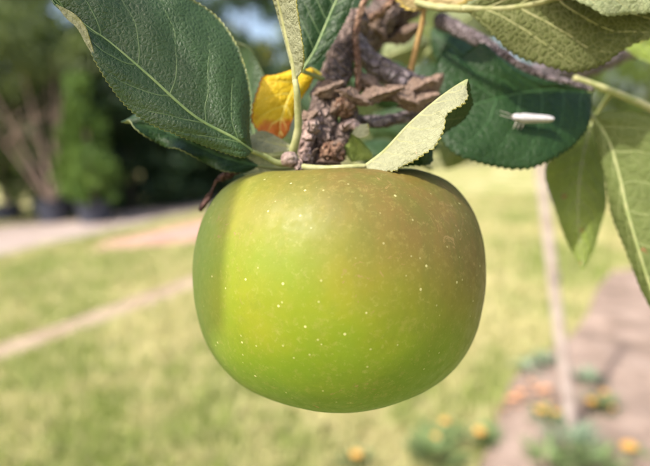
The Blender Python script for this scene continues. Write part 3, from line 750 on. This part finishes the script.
# ------------------------------------------------------------------ stake
stake_m = plain('stake_wood', (0.30, 0.24, 0.22), (0.43, 0.36, 0.335), 14, 0.85, 0.6, 0.004, 0.2, 60)
sb = G(574, 436); 
def at_dist(px, py, p0):          # the point of that view ray at the same distance in plan as p0
    v = fwd + rgt * ((px - 325) / FPX) + upv * ((233 - py) / FPX); return CAM + v * (p0.y / v.y)
st_top = at_dist(541, 172, sb); up_ = (st_top - sb)
stake = empty('tree_stake', sb); tag(stake, 'thin pale weathered wooden stake leaning in the soil bed', 'stake')
s = spline([tuple(sb - up_ * .08), tuple(sb + up_ * .35 + Vector((-.006, 0, 0))), tuple(st_top), tuple(sb + up_ * 1.30)], 60)
V, F = tube_geo(s, np.linspace(0.023, 0.017, 60), 14, 0.12, 18)
obj('pole', V, F, stake_m, stake, origin=sb)
tp = sb + up_ * .62
V, F = tube_geo([tp - up_ * .012, tp + up_ * .012], [0.0225, 0.0225], 14)
obj('tie_band', V, F, plain('tie_band', (0.10, 0.09, 0.09), (0.16, 0.14, 0.13), 30), stake, origin=tp)

# ------------------------------------------------------------------ bed plants
petal_m = plain('marigold_petal', (0.52, 0.26, 0.05), (0.60, 0.37, 0.10), 60, 0.6, 0.2)
herb_m = plain('herb_leaf', (0.08, 0.13, 0.045), (0.15, 0.20, 0.07), 40, 0.6, 0.2)
blue_m = plain('blue_green_leaf', (0.09, 0.14, 0.085), (0.19, 0.24, 0.15), 30, 0.6, 0.2)

def blades(cx, cy, cz, n, h, spread, wl, bend=0.5, r=random):
    V, F = [], []
    for _ in range(n):
        a = r.random() * 6.283; l = h * (0.5 + 0.6 * r.random()); sp = spread * (0.2 + r.random())
        dx, dy = math.cos(a), math.sin(a); w_ = wl * (0.6 + 0.6 * r.random()); b = len(V)
        for t, ws in ((0, .35), (.35, .9), (.7, 1), (1, 0.05)):
            x = cx + dx * (sp * t + 0.01); y = cy + dy * (sp * t + 0.01); z = cz + l * (t - bend * t * t * .6)
            V.append((x - dy * w_ * ws, y + dx * w_ * ws, z)); V.append((x + dy * w_ * ws, y - dx * w_ * ws, z))
        for k in range(3): F.append((b + 2 * k, b + 2 * k + 1, b + 2 * k + 3, b + 2 * k + 2))
    return V, F

def flower(c, r, tiltv=0.3):
    V, F = [], []
    for ringi, (n, rr, hz) in enumerate(((13, 1.0, 0.0), (11, .82, .22), (9, .58, .40), (7, .34, .52))):
        for k in range(n):
            a = 6.283 * (k + .5 * (ringi % 2)) / n + random.random() * .15; dx, dy = math.cos(a), math.sin(a); w_ = r * rr * 3.0 / n
            b = len(V)
            for t, ws, z in ((.1, .4, 0), (.6, 1, .12), (1, .8, .05)):
                x, y = dx * r * rr * t, dy * r * rr * t; zz = r * (hz + z)
                V.append((c[0] + x - dy * w_ * ws, c[1] + y + dx * w_ * ws - zz * tiltv, c[2] + zz)); V.append((c[0] + x + dy * w_ * ws, c[1] + y - dx * w_ * ws - zz * tiltv, c[2] + zz))
            F += [(b, b + 1, b + 3, b + 2), (b + 2, b + 3, b + 5, b + 4)]
    return V, F

def marigold(spots, label, nleaf=60, hs=0.10):
    g = [G(a, b + 16) for a, b, _ in spots]; base = sum(g, Vector()) / len(g); base.z = 0.01
    t = empty('marigold', base); tag(t, label, 'flower', 'marigolds around the soil bed')
    V, F = blades(base.x, base.y, .005, nleaf, hs, 0.09, 0.008); obj('foliage', V, F, herb_m, t, origin=base, smooth=False)
    for (a, b, r), gg in zip(spots, g):
        c = at_dist(a, b, gg)
        s = spline([tuple(base), ((base.x + c.x) / 2, (base.y + c.y) / 2, c.z * .6), tuple(c)], 10); V, F = tube_geo(s, .0025, 6); obj('stem', V, F, herb_m, t, origin=base)
        V, F = flower(c, r); obj('flower_head', V, F, petal_m, t, origin=c)
marigold([(445, 421, .020), (436, 436, .018)], 'small orange marigold in the grass just right of the apple')
marigold([(480, 431, .024)], 'single orange marigold between the apple and the stake')
marigold([(541, 410, .022), (556, 412, .018)], 'orange marigold immediately left of the stake')
marigold([(591, 401, .023), (604, 392, .018)], 'orange marigold immediately right of the stake')
marigold([(629, 446, .028)], 'bright orange marigold on bare soil at the right edge', 24, 0.05)
marigold([(357, 454, .024)], 'lone small orange marigold in the lawn directly below the apple', 30)

def clump(px, py, n, h, sp, wl, label, mat, name='leafy_clump'):
    b = G(px, py); t = empty(name, b); tag(t, label, 'plant', 'low plants in the bed')
    V, F = blades(b.x, b.y, 0, n, h, sp, wl); obj('foliage', V, F, mat, t, origin=b, smooth=False)
    s = [(b.x, b.y, -.01), (b.x + .004, b.y, h * .6)]; V, F = tube_geo(s, .004, 6); obj('stem', V, F, mat, t, origin=b)
clump(572, 452, 110, 0.13, 0.13, 0.005, 'bluish green tuft growing at the foot of the stake', blue_m)
clump(592, 470, 90, 0.12, 0.12, 0.006, 'green tuft at bottom edge right of the stake foot', herb_m)
clump(548, 468, 60, 0.11, 0.12, 0.006, 'green tuft at bottom edge left of the stake foot', herb_m)
clump(525, 374, 34, 0.10, 0.09, 0.012, 'small blue-green seedling at the lawn edge left of the stake', blue_m)
clump(545, 366, 34, 0.10, 0.08, 0.012, 'small blue-green seedling close to the left of the stake', blue_m)
clump(590, 386, 34, 0.10, 0.08, 0.011, 'grey-green seedling right of the stake behind the marigold', blue_m)
clump(435, 462, 120, 0.12, 0.12, 0.008, 'dark green weed tuft at the bottom edge right of centre', herb_m)

fall_m = plain('fallen_leaf', (0.50, 0.22, 0.10), (0.60, 0.34, 0.18), 30, 0.8)
fallen = [(512, 398), (520, 392), (528, 400), (536, 392), (543, 402), (517, 406), (545, 388), (530, 384), (556, 398), (610, 410), (503, 408)]
flab = ['leftmost but one', 'upper left', 'middle front', 'middle', 'right front', 'lower left', 'upper right', 'rearmost', 'rightmost, touching the stake,', 'lone, right of the stake,', 'leftmost']
for (a, b), fl in zip(fallen, flab):
    c = G(a, b, 0.04); r = random.uniform(.022, .034); an = random.random() * 6.283; V, F = [], []
    for i in range(9):
        t = i / 8; wv = r * .62 * math.sin(math.pi * t) ** .8
        for j in (-1, 0, 1):
            x, y = (t - .5) * 2 * r, j * wv; z = .010 * math.sin(t * 3 + an) + .012 * abs(j) * math.sin(math.pi * t)
            V.append((c.x + x * math.cos(an) - y * math.sin(an), c.y + x * math.sin(an) + y * math.cos(an), c.z + z))
    for i in range(8):
        for j in range(2): F.append((3 * i + j, 3 * i + 3 + j, 3 * i + 4 + j, 3 * i + 1 + j))
    V2 = [(x, y, z - .0006) for x, y, z in V]; n0 = len(V); F = F + [tuple(k + n0 for k in reversed(f)) for f in F]
    tag(obj('fallen_leaf', V + V2, F, fall_m, origin=c), f'{fl} of the rusty fallen leaves on the soil by the stake', 'leaf', 'fallen leaves by the stake')

# ------------------------------------------------------------------ trees
def foliage_mat(name, a, b, tr=0.3):
    m = M(name); t = m.attr('tint'); g = m.n.new('ShaderNodeNewGeometry')
    n = m.noise(0.9, 3, vec=g.outputs['Position'])
    c = m.mix(t, a, b); c = m.mix(m.ramp(n, .35, .65, 0, .4), c, tuple(x * 0.55 for x in a))
    return m.done(c, 0.55, None, 0.3, tr, m.mix(0.5, c, (0.30, 0.42, 0.05)))
fol_dark = foliage_mat('foliage_dark', (0.016, 0.042, 0.020), (0.036, 0.070, 0.030), 0.15)
fol_mid = foliage_mat('foliage_mid', (0.095, 0.135, 0.052), (0.17, 0.20, 0.080))
fol_light = foliage_mat('foliage_light', (0.12, 0.18, 0.05), (0.20, 0.25, 0.08), 0.4)
fol_conif = foliage_mat('foliage_conifer', (0.075, 0.15, 0.03), (0.14, 0.22, 0.05), 0.3)
fol_yel = foliage_mat('foliage_yellow', (0.16, 0.17, 0.03), (0.26, 0.23, 0.05), 0.4)
trunk_m = plain('trunk_bark', (0.36, 0.26, 0.21), (0.52, 0.40, 0.33), 8, 0.9, 0.8, 0.02, 0.1, 40)
dtrunk_m = plain('trunk_bark_dark', (0.06, 0.05, 0.04), (0.12, 0.09, 0.07), 8, 0.9, 0.8, 0.02, 0.1, 40)
pot_m = plain('pot_plastic', (0.030, 0.035, 0.055), (0.050, 0.055, 0.080), 8, 0.5, 0.1, 0.002, 0.4)
potsoil_m = plain('pot_soil', (0.07, 0.05, 0.035), (0.13, 0.09, 0.06), 20, 0.95, 0.8, 0.01, 0.1)

def leaf_cloud(centres, radii, per, size, upright=0.0):
    """leaf-sized faces spread through clumps"""
    n = len(centres) * per
    c = np.repeat(centres, per, axis=0); r = np.repeat(radii, per)
    d = rng.normal(size=(n, 3)); d /= np.linalg.norm(d, axis=1)[:, None]
    p = c + d * (r * rng.random(n) ** 0.45)[:, None] * np.array([1, 1, 0.8])
    a = rng.normal(size=(n, 3)); a[:, 2] += upright * 2; a /= np.linalg.norm(a, axis=1)[:, None]
    b = rng.normal(size=(n, 3)); b -= a * np.sum(a * b, axis=1)[:, None]; b /= np.linalg.norm(b, axis=1)[:, None]
    s = size * (0.6 + 0.8 * rng.random(n))[:, None]; nn = np.cross(a, b)
    V = np.stack([p - a * s, p + b * s * .45 + nn * s * .12, p + a * s, p - b * s * .45 + nn * s * .12], axis=1).reshape(-1, 3)
    F = np.arange(n * 4).reshape(-1, 4)
    tint = np.repeat(np.clip(np.repeat(rng.random(len(centres)), per) * .6 + rng.random(n) * .4, 0, 1), 4)
    return V, F, tint

def tree(name, base, height, rad, mat, label, cat='tree', trunk=0.12, low=0.25, nclump=70, per=90, size=0.07, clump_r=0.45, group=None, stems=1, shape='round', tm=None, pot=None, lean=0.0):
    base = Vector(base); t = empty(name, base); tag(t, label, cat, group)
    z0 = 0.0
    if pot:
        R, H = pot
        pv = [(R * .80, 0), (R * .84, .01), (R * .97, H * .86), (R * 1.04, H * .87), (R * 1.05, H), (R * .97, H), (R * .95, H * .92)]
        V, F = [], []
        for (r, z) in pv:
            for k in range(28): V.append((base.x + r * math.cos(k * 6.2832 / 28), base.y + r * math.sin(k * 6.2832 / 28), z))
        for i in range(len(pv) - 1):
            for k in range(28): F.append((i * 28 + k, i * 28 + (k + 1) % 28, (i + 1) * 28 + (k + 1) % 28, (i + 1) * 28 + k))
        po = obj('pot', V, F, pot_m, t, origin=base, smooth=False)
        V = [(base.x + R * .96 * math.cos(k * 6.2832 / 28), base.y + R * .96 * math.sin(k * 6.2832 / 28), H * .92) for k in range(28)]
        obj('potting_soil', V, [tuple(range(28))], potsoil_m, po, origin=base); z0 = H * .9
    tips = []
    for k in range(stems):
        a = 6.283 * k / stems + .4; sp = (0.70 * rad if stems > 1 else 0.05)
        top = Vector((base.x + math.cos(a) * sp + lean * height, base.y + math.sin(a) * sp * .6, height * .78))
        s = spline([(base.x + math.cos(a) * .05 * (stems > 1), base.y + math.sin(a) * .05 * (stems > 1), z0 - .03), tuple(base.lerp(top, .4) + Vector((.05 * math.sin(k), 0, z0 * .5))), tuple(top)], 24)
        V, F = tube_geo(s, np.linspace(trunk, trunk * .25, 24), 8, 0.12, 6, seed=k)
        obj('trunk' if stems == 1 else 'stem', V, F, tm or trunk_m, t, origin=base)
        for q in range(4 if stems == 1 else 2):
            f = .45 + .13 * q; p0 = s[int(23 * f), :3]; an = random.random() * 6.283
            e = p0 + np.array([math.cos(an) * rad * .6, math.sin(an) * rad * .6, height * .14]); tips.append(e)
            s2 = spline([tuple(p0), tuple((p0 + e) / 2 + np.array([0, 0, .05])), tuple(e)], 10)
            V, F = tube_geo(s2, np.linspace(trunk * .45, trunk * .12, 10), 6); obj('limb', V, F, tm or trunk_m, t, origin=base)
    cs = []
    while len(cs) < nclump:
        q = rng.random(3) * 2 - 1
        if shape == 'round':
            if np.linalg.norm(q) > 1 or np.linalg.norm(q) < .35: continue
            zz = low * height + (q[2] * .5 + .5) * (1 - low) * height; k = rad
        else:
            f = q[2] * .5 + .5
            if math.hypot(q[0], q[1]) > 1: continue
            k = rad * (1 - f) ** .7 * (1 if f > .08 else .8) if shape == 'cone' else rad * (1 - f ** 4) ** .5
            zz = low * height + f * (1 - low) * height
        cs.append((base.x + q[0] * k + lean * zz, base.y + q[1] * k, zz))
    cs = np.array(cs)
    V, F, ti = leaf_cloud(cs, clump_r * (0.6 + 0.7 * rng.random(len(cs))), per, size, 0.8 if shape == 'cone' else 0.0)
    bigmesh('crown', V, F, mat, t, attr=ti, origin=base)
    return t

pA = G(57, 221); pB = G(96, 222); pC = G(8, 222)
tree('potted_tree', pA, 3.8, 1.5, fol_mid, 'multi-stemmed tree fanning out of a dark pot by the path', trunk=0.028, low=0.62, nclump=60, per=80, size=0.06, clump_r=.34, stems=9, pot=(0.34, 0.42), lean=-0.14)
tree('potted_conifer', pB, 2.5, 0.60, fol_conif, 'bright green upright conifer in a dark pot by the path', trunk=0.05, low=0.16, nclump=80, per=70, size=0.055, clump_r=.20, shape='cone', pot=(0.30, 0.38))
tree('potted_tree', pC, 2.6, 0.6, fol_mid, 'leafy shrub in a dark pot at the left edge', trunk=0.05, low=0.22, nclump=50, per=90, size=0.055, clump_r=.26, pot=(0.26, 0.34), shape='col')
def row(px, dist): v = G(px, 233); d = Vector((v.x, v.y, 0)).normalized(); return d * dist
specs = [(-60, 12, 5.2, 1.7, fol_mid, 'round', 'mid-green tree at far left behind the potted shrub'),
         (20, 12.5, 6.0, 1.8, fol_mid, 'round', 'tall mid-green tree behind the multi-stemmed potted tree'),
         (95, 12.0, 3.4, 1.1, fol_dark, 'col', 'dark evergreen behind the potted conifer'),
         (135, 11.4, 3.6, 1.2, fol_dark, 'col', 'dark evergreen right behind the potted conifer, at the path edge'),
         (172, 11.8, 3.3, 1.1, fol_dark, 'col', 'dark evergreen left of the apple, under the big leaf'),
         (206, 13.5, 3.1, 1.2, fol_mid, 'col', 'mid-green shrub at the path edge next to the apple'),
         (240, 12.4, 3.6, 1.2, fol_dark, 'col', 'dark evergreen hidden mostly behind the apple'),
         (175, 17, 7.4, 2.2, fol_dark, 'round', 'tall dark tree rising behind the big leaf'),
         (110, 16, 7.6, 2.2, fol_dark, 'round', 'tall dark tree above the potted conifer'),
         (232, 17, 5.0, 1.5, fol_yel, 'round', 'yellowing tree seen between big leaf and upright leaf'),
         (262, 21, 8.6, 2.6, fol_dark, 'round', 'dark tree behind the yellow leaf'),
         (350, 20, 7.6, 2.6, fol_mid, 'round', 'green tree behind the spur'),
         (420, 21, 7.0, 2.6, fol_mid, 'round', 'green tree behind the folded pale leaf'),
         (500, 24, 7.5, 3.0, fol_light, 'round', 'light green tree beyond the lawn behind the moth leaf'),
         (575, 26, 8.0, 3.0, fol_light, 'round', 'light green tree beyond the lawn above the stake'),
         (640, 24, 8.0, 3.0, fol_light, 'round', 'light green tree beyond the lawn at the right edge'),
         (720, 25, 6.0, 2.6, fol_mid, 'round', 'green tree beyond the lawn cut by the right edge')]
for px, dist, h, r, mt, sh, lab in specs:
    tree('evergreen_tree' if mt is fol_dark else 'broadleaf_tree', row(px, dist), h, r, mt, lab, trunk=.11, low=0.04 if sh == 'col' else .16, nclump=90, per=95,
         size=.075 if dist < 16 else .11, clump_r=.42 if sh == 'col' else .55, shape=sh, group='trees beyond the lawn', tm=dtrunk_m)
# far wood as one mass
cs = []
for i in range(420):
    a = math.radians(-62 + 124 * rng.random()); d = 34 + 14 * rng.random()
    cs.append((math.sin(a) * d, math.cos(a) * d, rng.random() ** 1.3 * (4.2 + 1.6 * math.sin(a * 9))))
cs = np.array(cs); V, F, ti = leaf_cloud(cs, 1.0 + .8 * rng.random(len(cs)), 70, .26)
tag(bigmesh('distant_wood', V, F, fol_mid, attr=ti), 'distant belt of green woodland closing off the lawn', 'woodland', kind='stuff')
